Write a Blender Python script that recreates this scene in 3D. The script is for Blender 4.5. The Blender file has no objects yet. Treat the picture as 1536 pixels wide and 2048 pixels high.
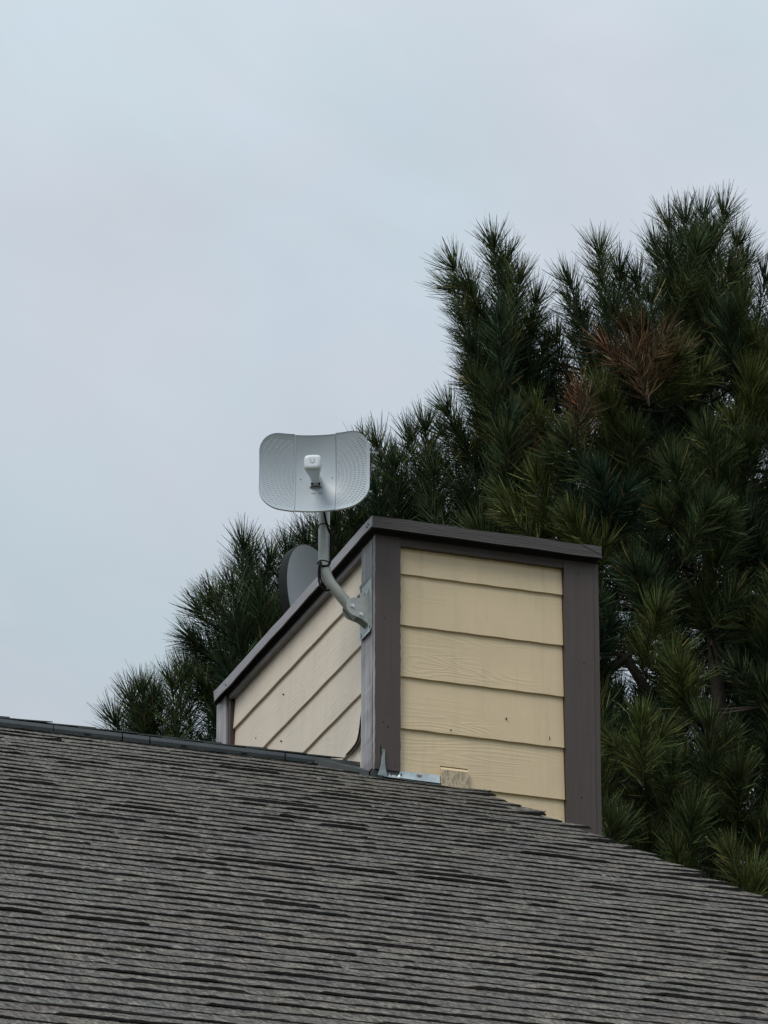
import bpy, math, random
import numpy as np
from mathutils import Vector, Matrix
R = math.radians
rng = np.random.default_rng(11)
random.seed(5)
scene = bpy.context.scene
col = scene.collection

# ------------------------------------------------------------------ camera
# X runs along the ridge, Y away from the street, Z up; origin = chimney corner under its cap
CAM = Vector((-5.52519, -15.86006, -6.94479)); YAW, PITCH, ROLL = 0.33697, 0.39364, 0.00097
FPX = 11309.7                                   # focal length in pixels of the 1536x2048 photo
GROUND = -8.55
fw = Vector((math.sin(YAW)*math.cos(PITCH), math.cos(YAW)*math.cos(PITCH), math.sin(PITCH)))
r0 = Vector((math.cos(YAW), -math.sin(YAW), 0)); u0 = r0.cross(fw)
rt = r0*math.cos(ROLL) + u0*math.sin(ROLL); up = u0*math.cos(ROLL) - r0*math.sin(ROLL)
cd = bpy.data.cameras.new('camera'); cam = bpy.data.objects.new('camera', cd); col.objects.link(cam)
cam.matrix_world = Matrix(((rt.x, up.x, -fw.x, CAM.x), (rt.y, up.y, -fw.y, CAM.y), (rt.z, up.z, -fw.z, CAM.z), (0, 0, 0, 1)))
cd.sensor_fit = 'VERTICAL'; cd.sensor_height = 24; cd.sensor_width = 24
cd.lens = FPX/2048*24; cd.clip_start = .5; cd.clip_end = 5000
scene.camera = cam
scene.render.resolution_x = 768; scene.render.resolution_y = 1024

# ------------------------------------------------------------------ light
SUN_EL, SUN_AZ = R(50), R(234)                  # azimuth clockwise from +Y
sv = Vector((math.sin(SUN_AZ)*math.cos(SUN_EL), math.cos(SUN_AZ)*math.cos(SUN_EL), math.sin(SUN_EL)))
sd = bpy.data.lights.new('sun', 'SUN'); sd.energy = 1.6; sd.angle = R(26); sd.color = (1, .965, .91)
so = bpy.data.objects.new('sun', sd); col.objects.link(so)
so.rotation_euler = sv.to_track_quat('Z', 'Y').to_euler(); so.location = (0, 0, 30)

w = bpy.data.worlds.new('World'); scene.world = w; w.use_nodes = True
nt = w.node_tree; nt.nodes.clear()
def N(nt, t, **k):
    n = nt.nodes.new(t)
    for a, b in k.items(): setattr(n, a, b)
    return n
def mathn(nt, op, a, b=None, c=None, clamp=False):
    n = nt.nodes.new('ShaderNodeMath'); n.operation = op; n.use_clamp = clamp
    for i, v in enumerate((a, b, c)):
        if v is None: continue
        if isinstance(v, (int, float)): n.inputs[i].default_value = v
        else: nt.links.new(v, n.inputs[i])
    return n.outputs[0]
def mixc(nt, f, a, b, blend='MIX'):
    n = nt.nodes.new('ShaderNodeMix'); n.data_type = 'RGBA'; n.blend_type = blend
    for i, v in ((0, f), (6, a), (7, b)):
        if isinstance(v, (int, float)): n.inputs[i].default_value = v
        elif isinstance(v, tuple): n.inputs[i].default_value = (*v, 1) if len(v) == 3 else v
        else: nt.links.new(v, n.inputs[i])
    return n.outputs[2]
def ramp(nt, f, stops):
    n = nt.nodes.new('ShaderNodeValToRGB'); e = n.color_ramp.elements
    while len(e) < len(stops): e.new(.5)
    for i, (p, c) in enumerate(stops):
        e[i].position = p; e[i].color = (*c, 1) if len(c) == 3 else c
    nt.links.new(f, n.inputs[0]); return n.outputs[0]
def noise(nt, vec, scale, detail=3, rough=.5, dist=0.):
    n = nt.nodes.new('ShaderNodeTexNoise'); n.inputs['Scale'].default_value = scale
    n.inputs['Detail'].default_value = detail; n.inputs['Roughness'].default_value = rough
    n.inputs['Distortion'].default_value = dist
    if vec is not None: nt.links.new(vec, n.inputs['Vector'])
    return n.outputs['Fac']
def mapping(nt, vec, scale=(1, 1, 1), rot=(0, 0, 0), loc=(0, 0, 0)):
    n = nt.nodes.new('ShaderNodeMapping'); n.inputs['Scale'].default_value = scale
    n.inputs['Rotation'].default_value = rot; n.inputs['Location'].default_value = loc
    nt.links.new(vec, n.inputs['Vector']); return n.outputs[0]

tc = N(nt, 'ShaderNodeTexCoord'); gen = tc.outputs['Generated']
sky = N(nt, 'ShaderNodeTexSky', sky_type='NISHITA', sun_disc=False, sun_elevation=SUN_EL, sun_rotation=SUN_AZ, air_density=1, dust_density=2)
skyd = mixc(nt, 1., sky.outputs[0], (.07, .07, .07), 'MULTIPLY')
sep = N(nt, 'ShaderNodeSeparateXYZ'); nt.links.new(gen, sep.inputs[0])
# the overcast layer: dim towards the horizon, about twice as bright overhead
grad = mathn(nt, 'MULTIPLY_ADD', mathn(nt, 'MAXIMUM', sep.outputs[2], 0.), 1.27, .175)
n1 = noise(nt, mapping(nt, gen, (1, 1, 1.6), (0, .5, .3)), 11, 3, .5, .4)
n2 = noise(nt, mapping(nt, gen, (1, 1, 1.5), (0, 0, 0), (3, 1, 2)), 19, 2.5, .45)
n3 = noise(nt, mapping(nt, gen, (1, 1, 1), (0, 0, 0), (7, 5, 1)), 6, 2, .5)
tint = ramp(nt, n2, [(.33, (.83, .985, 1.08)), (.68, (.90, .975, 1.078))])
lum = ramp(nt, n1, [(.3, (.95, .95, .95)), (.7, (1.05, 1.05, 1.05))])
big = ramp(nt, n3, [(.3, (.95, .95, .96)), (.7, (1.04, 1.04, 1.03))])
n4 = noise(nt, mapping(nt, mapping(nt, gen, (1, 1, 1), (-.12, -.45, 0)), (2.2, 2.2, 7), (0, 0, 0), (2, 4, 6)), 5, 4, .55, 1.2)
stk = ramp(nt, n4, [(.35, (.982, .984, .988)), (.52, (1., 1., 1.)), (.70, (1.035, 1.03, 1.035))])
tint = mixc(nt, 1., tint, stk, 'MULTIPLY')
cl = mixc(nt, 1., mixc(nt, 1., mixc(nt, 1., tint, lum, 'MULTIPLY'), big, 'MULTIPLY'), grad, 'MULTIPLY')
bg = N(nt, 'ShaderNodeBackground'); out = N(nt, 'ShaderNodeOutputWorld')
nt.links.new(mixc(nt, .93, skyd, cl), bg.inputs[0]); bg.inputs[1].default_value = 1.0
nt.links.new(bg.outputs[0], out.inputs[0])
vs = scene.view_settings
vs.view_transform = 'Standard'; vs.look = 'None'; vs.gamma = 1; vs.exposure = 0; vs.use_curve_mapping = False

# ------------------------------------------------------------------ helpers
class MB:
    def __init__(s): s.v = []; s.f = []; s.m = []; s.c = []; s.sm = []
    def add(s, vs, fs, mi=0, c=None, smooth=False):
        o = len(s.v); s.v += [tuple(p) for p in vs]
        for f in fs: s.f.append([i+o for i in f]); s.m.append(mi); s.c.append(c or (1, 1, 1)); s.sm.append(smooth)
    def box(s, x0, x1, y0, y1, z0, z1, mi=0, c=None):
        v = [(x, y, z) for x in (x0, x1) for y in (y0, y1) for z in (z0, z1)]
        s.add(v, [(0, 1, 3, 2), (4, 6, 7, 5), (0, 4, 5, 1), (2, 3, 7, 6), (0, 2, 6, 4), (1, 5, 7, 3)], mi, c)
    def tube(s, pts, rad, n=12, caps=True, mi=0, smooth=True):
        pts = [Vector(p) for p in pts]; m = len(pts)
        if not hasattr(rad, '__len__'): rad = [rad]*m
        vs = []; a = None
        for i, p in enumerate(pts):
            t = (pts[min(i+1, m-1)]-pts[max(i-1, 0)]).normalized()
            if a is None: a = t.orthogonal().normalized()
            a = (a-t*a.dot(t)).normalized(); b = t.cross(a)
            for k in range(n):
                q = 2*math.pi*k/n; vs.append(p+(a*math.cos(q)+b*math.sin(q))*rad[i])
        fs = [(i*n+k, i*n+(k+1) % n, (i+1)*n+(k+1) % n, (i+1)*n+k) for i in range(m-1) for k in range(n)]
        s.add(vs, fs, mi, None, smooth)
        if caps:
            s.add(vs[:n], [tuple(range(n))[::-1]], mi); s.add(vs[-n:], [tuple(range(n))], mi)
    def prism(s, poly, origin, ax, ay, depth, mi=0):    # poly in the (ax, ay) plane, extruded along depth
        o = Vector(origin); ax = Vector(ax); ay = Vector(ay); d = Vector(depth); n = len(poly)
        a = [o+ax*p[0]+ay*p[1] for p in poly]; b = [p+d for p in a]
        s.add(a+b, [tuple(range(n)), tuple(range(2*n-1, n-1, -1))]+[(i, i+n, (i+1) % n+n, (i+1) % n) for i in range(n)], mi)
    def loft(s, secs, mi=0, cap=True, smooth=True):
        n = len(secs[0]); vs = [p for q in secs for p in q]
        s.add(vs, [(i*n+k, i*n+(k+1) % n, (i+1)*n+(k+1) % n, (i+1)*n+k) for i in range(len(secs)-1) for k in range(n)], mi, None, smooth)
        if cap: s.add(secs[0], [tuple(range(n))[::-1]], mi); s.add(secs[-1], [tuple(range(n))], mi)
    def build(s, name, mats, parent=None, loc=(0, 0, 0), bevel=0, colors=False, fixn=True, weld=False):
        me = bpy.data.meshes.new(name); me.from_pydata([tuple(Vector(p)-Vector(loc)) for p in s.v], [], s.f)
        for m in (mats if isinstance(mats, (list, tuple)) else [mats]): me.materials.append(m)
        me.polygons.foreach_set('material_index', s.m); me.polygons.foreach_set('use_smooth', s.sm)
        if colors:
            a = me.color_attributes.new('Col', 'FLOAT_COLOR', 'CORNER'); d = []
            for f, c in zip(s.f, s.c): d += [c[0], c[1], c[2], 1.]*len(f)
            a.data.foreach_set('color', d)
        if fixn or weld:
            import bmesh
            b = bmesh.new(); b.from_mesh(me)
            if weld: bmesh.ops.remove_doubles(b, verts=b.verts, dist=1e-6)
            if fixn: bmesh.ops.recalc_face_normals(b, faces=b.faces)
            b.to_mesh(me); b.free()
        me.update()
        o = bpy.data.objects.new(name, me); o.location = loc; col.objects.link(o)
        if parent:
            o.parent = parent
            o.location = Vector(loc)-world_loc(parent)
        if bevel:
            md = o.modifiers.new('bevel', 'BEVEL'); md.width = bevel; md.segments = 2; md.limit_method = 'ANGLE'; md.angle_limit = R(40)
        return o
def world_loc(o):
    v = Vector(o.location)
    while o.parent: o = o.parent; v = v+Vector(o.location)
    return v
def thing(name, label, cat, loc):
    o = bpy.data.objects.new(name, None); o.location = loc; o.empty_display_size = .1; col.objects.link(o)
    o['label'] = label; o['category'] = cat; return o

def pmat(name, rough=.6, spec=.5, metal=0.):
    m = bpy.data.materials.new(name); m.use_nodes = True; nt = m.node_tree
    b = nt.nodes['Principled BSDF']; b.inputs['Roughness'].default_value = rough
    b.inputs['Specular IOR Level'].default_value = spec; b.inputs['Metallic'].default_value = metal
    return m, nt, b, N(nt, 'ShaderNodeTexCoord').outputs['Object']
def bump(nt, b, h, strength, dist, prev=None):
    n = nt.nodes.new('ShaderNodeBump'); n.inputs['Strength'].default_value = strength; n.inputs['Distance'].default_value = dist
    nt.links.new(h, n.inputs['Height'])
    if prev is not None: nt.links.new(prev, n.inputs['Normal'])
    nt.links.new(n.outputs[0], b.inputs['Normal']); return n.outputs[0]
def link(nt, a, b): nt.links.new(a, b)

# ---- painted lap siding with embossed cedar grain (along = axis the boards run in)
def siding_mat(name, along, base, dark):
    m, nt, b, oc = pmat(name, .42, .42)
    att = N(nt, 'ShaderNodeAttribute', attribute_name='Col').outputs['Color']
    s = N(nt, 'ShaderNodeSeparateColor'); link(nt, att, s.inputs[0])
    cmb = N(nt, 'ShaderNodeCombineXYZ'); link(nt, mathn(nt, 'MULTIPLY', s.outputs[0], 9.), cmb.inputs[0 if along == 'Y' else 1])
    link(nt, mathn(nt, 'MULTIPLY', s.outputs[0], 3.7), cmb.inputs[1 if along == 'Y' else 0])
    add = N(nt, 'ShaderNodeVectorMath', operation='ADD'); link(nt, oc, add.inputs[0]); link(nt, cmb.outputs[0], add.inputs[1])
    sc = (1.3, 1, 13) if along == 'X' else (1, 1.3, 13)
    v = mapping(nt, add.outputs[0], sc)
    nz = noise(nt, v, 1.15, 2, .5, .35)                        # big contour field
    ring = mathn(nt, 'PINGPONG', mathn(nt, 'MULTIPLY', nz, 15.), .5)
    ring = mathn(nt, 'SMOOTH_MAX', mathn(nt, 'MULTIPLY', ring, 2.), .35, .3)
    msk = ramp(nt, noise(nt, mapping(nt, add.outputs[0], (1.5, 1.5, 7)), 1.1, 1, .5), [(.42, (0, 0, 0)), (.56, (1, 1, 1))])
    fine = noise(nt, mapping(nt, add.outputs[0], (4, 4, 160)), 1.6, 3, .6)
    h = mathn(nt, 'ADD', mathn(nt, 'MULTIPLY', mathn(nt, 'MULTIPLY', ring, msk), .8), mathn(nt, 'MULTIPLY', fine, .35))
    bump(nt, b, h, .55, .0016)
    blot = noise(nt, oc, 5, 4, .6)
    c = mixc(nt, ramp(nt, blot, [(.35, (0, 0, 0)), (.7, (1, 1, 1))]), base, tuple(x*.93 for x in base))
    c = mixc(nt, mathn(nt, 'MULTIPLY', ramp(nt, noise(nt, mapping(nt, oc, (9, 9, 2.5)), 1.4, 5, .65), [(.58, (0, 0, 0)), (.75, (1, 1, 1))]), .22), c, dark)
    drip = ramp(nt, noise(nt, mapping(nt, oc, (26, 26, 1.1)), 1.2, 4, .6), [(.50, (0, 0, 0)), (.70, (1, 1, 1))])
    c = mixc(nt, mathn(nt, 'MULTIPLY', drip, .2), c, dark)
    spk = ramp(nt, noise(nt, oc, 75, 2, .5), [(.72, (0, 0, 0)), (.76, (1, 1, 1))])
    c = mixc(nt, mathn(nt, 'MULTIPLY', spk, .3), c, dark)
    link(nt, c, b.inputs['Base Color'])
    return m
CREAM = (.675, .535, .345); CREAMD = (.36, .28, .17)
M_sidX = siding_mat('cream_siding_grain_x', 'X', CREAM, CREAMD)
M_sidY = siding_mat('cream_siding_sheen_y', 'Y', (.69, .585, .465), (.43, .36, .27))  # left face: same paint, grazing sky sheen put into a paler cream

def wood_paint(name, base, worn, amount, rough=.5, axis='Z', spec=.5):
    m, nt, b, oc = pmat(name, rough, spec)
    sc = {'Z': (60, 60, 2.2), 'X': (2.2, 60, 60), 'Y': (60, 2.2, 60)}[axis]
    g = noise(nt, mapping(nt, oc, sc), 1.3, 4, .6, .6)
    sc2 = {'Z': (28, 28, 1.1), 'X': (1.1, 28, 28), 'Y': (28, 1.1, 28)}[axis]
    g2 = noise(nt, mapping(nt, oc, sc2), 1.2, 2, .5, 1.6)
    rings = mathn(nt, 'PINGPONG', mathn(nt, 'MULTIPLY', g2, 9.), .5)
    bump(nt, b, mathn(nt, 'ADD', g, mathn(nt, 'MULTIPLY', rings, .8)), .6, .0018)
    wm = ramp(nt, mathn(nt, 'ADD', mathn(nt, 'MULTIPLY', g, .6), mathn(nt, 'MULTIPLY', noise(nt, oc, 6, 3, .6), .4)), [(.42, (0, 0, 0)), (.62, (1, 1, 1))])
    c = mixc(nt, mathn(nt, 'MULTIPLY', wm, amount), base, worn)
    chp = ramp(nt, noise(nt, mapping(nt, oc, tuple(.25*q for q in sc)), 2.4, 5, .7, .5), [(.66, (0, 0, 0)), (.72, (1, 1, 1))])
    c = mixc(nt, mathn(nt, 'MULTIPLY', chp, .35), c, tuple(min(1, x*2.1) for x in worn))
    sp = ramp(nt, noise(nt, oc, 60, 1, .5), [(.74, (0, 0, 0)), (.77, (1, 1, 1))])
    c = mixc(nt, mathn(nt, 'MULTIPLY', sp, .5), c, (.02, .016, .016))
    link(nt, c, b.inputs['Base Color']); return m
BROWN = (.060, .042, .036)
M_trim = wood_paint('brown_painted_wood', BROWN, (.074, .058, .052), .6)
M_trimH = wood_paint('brown_painted_header', BROWN, (.08, .064, .063), .5, axis='X')
M_trimY = wood_paint('faded_sheen_brown_header', (.15, .135, .14), (.27, .25, .26), .8, .5, 'Y')  # left header: fading, with grazing sheen mixed into the paler brown
M_worn_sheen = wood_paint('weathered_sheen_brown_wood', (.20, .185, .19), (.44, .425, .435), .9, .5)  # wear plus grazing sheen, both painted into the left-facing boards' colour
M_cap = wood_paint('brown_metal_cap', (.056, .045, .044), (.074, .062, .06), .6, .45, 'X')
M_capside = wood_paint('pale_metal_cap', (.25, .235, .25), (.31, .295, .315), .5, .4, 'Y')  # left side of the cap, paler than its front

def plain(name, c, rough=.5, metal=0., var=.12, scale=30, b_=.0, spec=.5):
    m, nt, b, oc = pmat(name, rough, spec, metal)
    n = noise(nt, oc, scale, 4, .6)
    link(nt, mixc(nt, ramp(nt, n, [(.3, (0, 0, 0)), (.7, (1, 1, 1))]), tuple(x*(1-var) for x in c), tuple(min(1, x*(1+var)) for x in c)), b.inputs['Base Color'])
    if b_: bump(nt, b, n, .5, b_)
    return m
M_dark = plain('dark_gap_and_shade', (.012, .011, .011), .9)  # also colours the strips that stand in for shade under the cap
M_black = plain('black_plastic', (.006, .006, .0065), .7, spec=.2)
M_galv = plain('galvanised_sheet', (.42, .48, .5), .38, .35, .25, 22, .001)
M_lead = plain('grey_green_flashing', (.14, .17, .168), .45, .3, .25, 25, .001)
M_white = plain('white_plastic', (.44, .49, .53), .36, 0, .04, 12)
M_mast = plain('grey_painted_steel', (.40, .42, .395), .36, .15, .13, 24)
M_bolt = plain('zinc_bolt', (.62, .64, .65), .3, .8, .1, 60)
M_logo = plain('pale_blue_print', (.34, .39, .43), .45)
M_vent = plain('slate_plastic_vent', (.036, .044, .048), .42, 0, .25, 14, .001)
M_satf = plain('pale_grey_dish_face', (.20, .213, .217), .32, 0, .06, 7)
M_satb = plain('black_dish_shell', (.009, .011, .0105), .75, spec=.2)

# ---- the sides of the reflector: white plastic with slots radiating from the centre
def slot_mat():
    m, nt, b, oc = pmat('slotted_white_plastic', .36, .5)
    b.inputs['Base Color'].default_value = (.44, .49, .53, 1)
    s = N(nt, 'ShaderNodeSeparateXYZ'); link(nt, oc, s.inputs[0])
    ang = mathn(nt, 'ARCTAN2', s.outputs[2], s.outputs[0])
    rad = mathn(nt, 'SQRT', mathn(nt, 'ADD', mathn(nt, 'POWER', s.outputs[0], 2.), mathn(nt, 'POWER', s.outputs[2], 2.)))
    rings = mathn(nt, 'MULTIPLY', rad, 1/.0135)
    fl = mathn(nt, 'FLOOR', rings)
    a2 = mathn(nt, 'ADD', mathn(nt, 'MULTIPLY', ang, 128/(2*math.pi)), mathn(nt, 'MULTIPLY', fl, .5))
    sa = mathn(nt, 'PINGPONG', a2, .5); sr = mathn(nt, 'PINGPONG', rings, .5)
    hole = mathn(nt, 'MULTIPLY', mathn(nt, 'GREATER_THAN', sa, .3), mathn(nt, 'GREATER_THAN', sr, .13))
    ax = mathn(nt, 'ABSOLUTE', s.outputs[0]); az = mathn(nt, 'ABSOLUTE', s.outputs[2])
    lim = mathn(nt, 'MULTIPLY', mathn(nt, 'LESS_THAN', ax, .166), mathn(nt, 'LESS_THAN', az, .118))
    lim = mathn(nt, 'MULTIPLY', lim, mathn(nt, 'GREATER_THAN', ax, .07))
    cr = mathn(nt, 'LESS_THAN', mathn(nt, 'ADD', ax, az), .256); lim = mathn(nt, 'MULTIPLY', lim, cr)
    hole = mathn(nt, 'MULTIPLY', mathn(nt, 'MULTIPLY', hole, lim), .6)
    tr = N(nt, 'ShaderNodeBsdfTransparent'); mx = N(nt, 'ShaderNodeMixShader')
    link(nt, hole, mx.inputs[0]); link(nt, b.outputs[0], mx.inputs[1]); link(nt, tr.outputs[0], mx.inputs[2])
    link(nt, mx.outputs[0], nt.nodes['Material Output'].inputs[0]); return m
M_slot = slot_mat()

# ---- shingles
def shingle_mat():
    m, nt, b, oc = pmat('grey_asphalt_shingle', .85, .3)
    att = N(nt, 'ShaderNodeAttribute', attribute_name='Col').outputs['Color']
    ov = mapping(nt, oc, (1, .2, .2))
    g1 = noise(nt, ov, 150, 3, .75); g2 = noise(nt, ov, 48, 4, .75); g3 = noise(nt, oc, 9, 4, .6)
    gg = mathn(nt, 'ADD', mathn(nt, 'MULTIPLY', g1, .68), mathn(nt, 'MULTIPLY', g2, .32))
    c = ramp(nt, gg, [(.40, (.014, .0125, .0108)), (.50, (.080, .0725, .063)), (.60, (.228, .207, .180))])
    fl = ramp(nt, noise(nt, ov, 90, 2, .6), [(.70, (0, 0, 0)), (.74, (1, 1, 1))])
    c = mixc(nt, mathn(nt, 'MULTIPLY', fl, .5), c, (.42, .38, .33))
    rd_ = ramp(nt, noise(nt, ov, 33, 2, .6), [(.60, (0, 0, 0)), (.70, (1, 1, 1))])
    c = mixc(nt, mathn(nt, 'MULTIPLY', rd_, .35), c, (.14, .095, .07))
    c = mixc(nt, 1., c, ramp(nt, g3, [(.25, (.80, .80, .82)), (.75, (1.16, 1.14, 1.10))]), 'MULTIPLY')
    c = mixc(nt, 1., c, att, 'MULTIPLY')
    link(nt, c, b.inputs['Base Color'])
    bump(nt, b, gg, 1., .008); return m
M_shingle = shingle_mat()
M_butt = plain('dark_asphalt_edge', (.014, .0135, .013), .9, 0, .6, 150)
M_ridgecap = plain('dark_green_grey_cap_shingle', (.05, .058, .054), .85, 0, .35, 200, .001)

# ------------------------------------------------------------------ ground
g = MB(); g.add([(-1500, -1500, GROUND), (1500, -1500, GROUND), (1500, 1500, GROUND), (-1500, 1500, GROUND)], [(0, 1, 2, 3)])
mg, ntg, bgd, ocg = pmat('dry_lawn', .9, .2)
link(ntg, mixc(ntg, noise(ntg, ocg, .6, 6, .7), (.07, .085, .04), (.14, .13, .075)), bgd.inputs['Base Color'])
go = g.build('ground', mg); go['kind'] = 'structure'; go['label'] = 'dry lawn around the house'

# ------------------------------------------------------------------ house
W, D = .77, 1.66                       # chimney footprint
P = .48; RZ = -.881                   # roof pitch, roof height at Y = 0
RAKE = .358; RIDGE = .35; EAVE = -7.6; XL = -8.2
nrm = Vector((0, -P, 1)).normalized(); dwn = Vector((0, -1, -P)).normalized()
def rz(y): return RZ+P*y if y < RIDGE else RZ+P*(2*RIDGE-y)
house = thing('house', 'house with a grey shingled roof and a tall cream sided chimney with brown trim', 'house', (-4, -3.5, GROUND))

# walls (below the picture)
wb = MB()
YB = 2*RIDGE-EAVE
k = 0
def gable(x, s):
    pts = [(x, EAVE+.45, GROUND), (x, YB-.45, GROUND), (x, YB-.45, rz(EAVE+.45)-.06), (x, RIDGE, rz(RIDGE)-.12), (x, EAVE+.45, rz(EAVE+.45)-.06)]
    wb.add(pts+[(p[0]+s, p[1], p[2]) for p in pts], [(0, 1, 2, 3, 4), (9, 8, 7, 6, 5)]+[(i, i+5, (i+1) % 5+5, (i+1) % 5) for i in range(5)])
gable(.06, -.15); gable(XL+.3, .15)
for y in (EAVE+.45, YB-.6): wb.box(XL+.45, -.09, y, y+.15, GROUND, rz(EAVE+.45)-.07)
M_wall = siding_mat('cream_house_siding', 'Y', CREAM, CREAMD)
wb.build('wall', M_wall, house, (0, 0, GROUND))

rb = MB()
EXP = .1275
def pt(x, s, h):                        # s = distance down the slope from Y=0, h = height over the deck
    return Vector((x, 0, RZ))+dwn*s+nrm*h
smin = -RIDGE*math.sqrt(1+P*P)
rs = random.Random(3)
tones = [(1.03, .99, .93), (.97, .97, .95), (1.07, 1.04, .98), (.88, .87, .87), (1.1, 1.04, .96), (.98, 1.01, .96), (.93, .88, .84), (1.1, 1.08, 1.02)]
ncourse = int((-EAVE*math.sqrt(1+P*P)-smin)/EXP)
for i in range(ncourse):
    s1 = .028+.017 + (i-2)*EXP           # lower edge of the course
    s0 = s1-EXP-.03
    if s0 < smin: s0 = smin
    xe = RAKE+rs.uniform(-.020, .014)
    if rs.random() < .24: xe += rs.uniform(.015, .045)
    # base strip, cut into shingles about a metre long
    x = XL+rs.uniform(-.9, 0)
    t0 = .0050
    ph = [rs.uniform(0, 6.28) for _ in range(5)]
    def wav(x): return .0016*math.sin(x*9+ph[0])+.0011*math.sin(x*23+ph[1])+.0008*math.sin(x*61+ph[2])
    def lift(x): return .0012*(1+math.sin(x*5+ph[3]))+.0007*math.sin(x*31+ph[4])
    def strip(xa, xb, sa, sb, hb, th, c, taper=0., endlift=0., ragged=.0):
        n = max(2, int((xb-xa)/.013)); L = []
        j0 = rs.uniform(-.0016, .0016)
        for q in range(n+1):
            f = q/n; xx = xa+(xb-xa)*f
            xt = xx+taper*(1-2*f)        # the upper edge is narrower
            jg = wav(xx)+j0+rs.uniform(-.0017, .0017)
            lf = lift(xx)+(endlift*max(0, f-.72)/.28 if endlift > 0 else -endlift*max(0, .35-f)/.35)
            L += [pt(xx, sb+jg, hb+lf*.55), pt(xx, sb+jg-.001, hb+th*min(1, .25+min(f, 1-f)*(xb-xa)/.016)+lf+rs.uniform(-.0007, .0007)), pt(xt, sa, .0015+(th if sa > sb-.1 else 0)*.6)]
        fs = []
        for q in range(n):
            a = 3*q; fs.append((a+1, a+4, a+5, a+2))
        fs += [(0, 1, 2), (3*n, 3*n+2, 3*n+1)]
        rb.add(L, fs, 0, c)
        rb.add(L, [(3*q, 3*q+3, 3*q+4, 3*q+1) for q in range(n)], 2)
    while x < xe-.02:
        xb = min(x+1.0, xe)
        if xb-x > .02:
            t = rs.choice(tones); strip(max(x, XL), xb-.0015, s0, s1, 0, t0, tuple(a*.9 for a in t), 0, rs.uniform(0, .012) if xb == xe else 0) if xb > XL+.02 else None
        x = xb
    # laminated tabs on top
    x = XL+rs.uniform(0, .2); base_j = rs.uniform(-.002, .002)
    while x < xe-.03:
        wdt = rs.choice([.05, .07, .09, .12, .15, .2, .27]); gap = rs.choice([.03, .05, .07, .1, .14])
        xb = min(x+wdt, xe)
        c = rs.choice(tones); v = rs.uniform(.92, 1.08); c = tuple(a*v for a in c)
        el = 0
        r_ = rs.random()
        if r_ < .10: el = rs.uniform(.001, .003)
        elif r_ < .18: el = -rs.uniform(.001, .003)
        if xb == xe: el = rs.uniform(0, .006)
        if xb-x > .03: strip(x, xb, s1-EXP-.004, s1+base_j+rs.uniform(-.0015, .0025), t0-.0004, (rs.choice([.001, .0014, .0018, .0022, .003]) if wdt < .14 else rs.choice([.001, .0015, .0022, .003, .0044])), c, .004, el)
        x = xb+gap
# deck under the shingles, back slope
rb.add([pt(XL, smin, -.02), pt(RAKE-.012, smin, -.02), pt(RAKE-.012, -EAVE*math.sqrt(1+P*P), -.02), pt(XL, -EAVE*math.sqrt(1+P*P), -.02)], [(0, 1, 2, 3)], 1)
rb.add([pt(XL, smin, .0005), pt(RAKE-.012, smin, .0005), pt(RAKE-.012, -EAVE*math.sqrt(1+P*P), .0005), pt(XL, -EAVE*math.sqrt(1+P*P), .0005)], [(0, 1, 2, 3)], 1)
zr, ze = rz(RIDGE), rz(EAVE)
rb.add([(XL, RIDGE, zr), (RAKE-.01, RIDGE, zr), (RAKE-.01, YB, ze), (XL, YB, ze)], [(0, 1, 2, 3)], 0, (.95, .95, .93))
rb.add([(XL, RIDGE, zr-.02), (RAKE-.01, RIDGE, zr-.02), (RAKE-.01, YB, ze-.02), (XL, YB, ze-.02)], [(3, 2, 1, 0)], 1)
roof = rb.build('roof', [M_shingle, M_dark, M_butt], house, (0, 0, 0), colors=True, fixn=False)
# fascia and rake boards
fb = MB(); LN = -EAVE*math.sqrt(1+P*P)
for x0, x1 in ((RAKE-.05, RAKE-.025), (XL+.02, XL+.05)):
    a = [(x0, RIDGE, zr-.03), (x0, EAVE, ze-.03), (x0, EAVE, ze-.18), (x0, RIDGE, zr-.18)]
    fb.add(a+[(x1, p[1], p[2]) for p in a], [(0, 1, 2, 3), (7, 6, 5, 4), (0, 4, 5, 1), (1, 5, 6, 2), (2, 6, 7, 3), (3, 7, 4, 0)])
fb.box(XL+.06, RAKE-.06, EAVE, EAVE+.03, ze-.18, ze-.03)
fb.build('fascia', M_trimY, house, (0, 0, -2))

# ridge vent: segments of dark plastic with a lip, and cap shingles over it
vb = MB()
for xa, xb in ((XL, -3.6), (-3.597, -2.35), (-2.347, -1.0), (-.997, -.775), (-.771, -.685), (-.680, -.235), (-.231, .022)):
    yl = .195; h = .033
    for side in (1, -1):
        def yy(y): return RIDGE+(y-RIDGE)*side
        z0 = RZ+P*yl; zt = RZ+P*RIDGE
        A = [(yl, z0+.0085), (yl-.002, z0+h*.6), (yl+.002, z0+h), (RIDGE, z0+h+.054), (RIDGE, zt+.003)]
        v = [(x, yy(a), z) for x in (xa, xb) for a, z in A]
        vb.add(v, [(0, 1, 6, 5), (1, 2, 7, 6), (2, 3, 8, 7), (0, 5, 9, 4), (0, 4, 3, 2, 1), (5, 6, 7, 8, 9)])
    n = int((xb-xa)/.2)
    for j in range(n):                    # weep slots moulded in the lip
        for q in (0, .007, .014):
            x = xa+.1+j*.2+q; vb.box(x, x+.0045, yl-.0045, yl-.001, z0+.012, z0+.0155, 1)
vent = vb.build('ridge_vent', [M_vent, M_black], roof, (0, RIDGE, zr))
cb = MB(); x = -.02; rs2 = random.Random(8)
xs = []
while x > XL: xs.append(x); x -= .138
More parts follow.
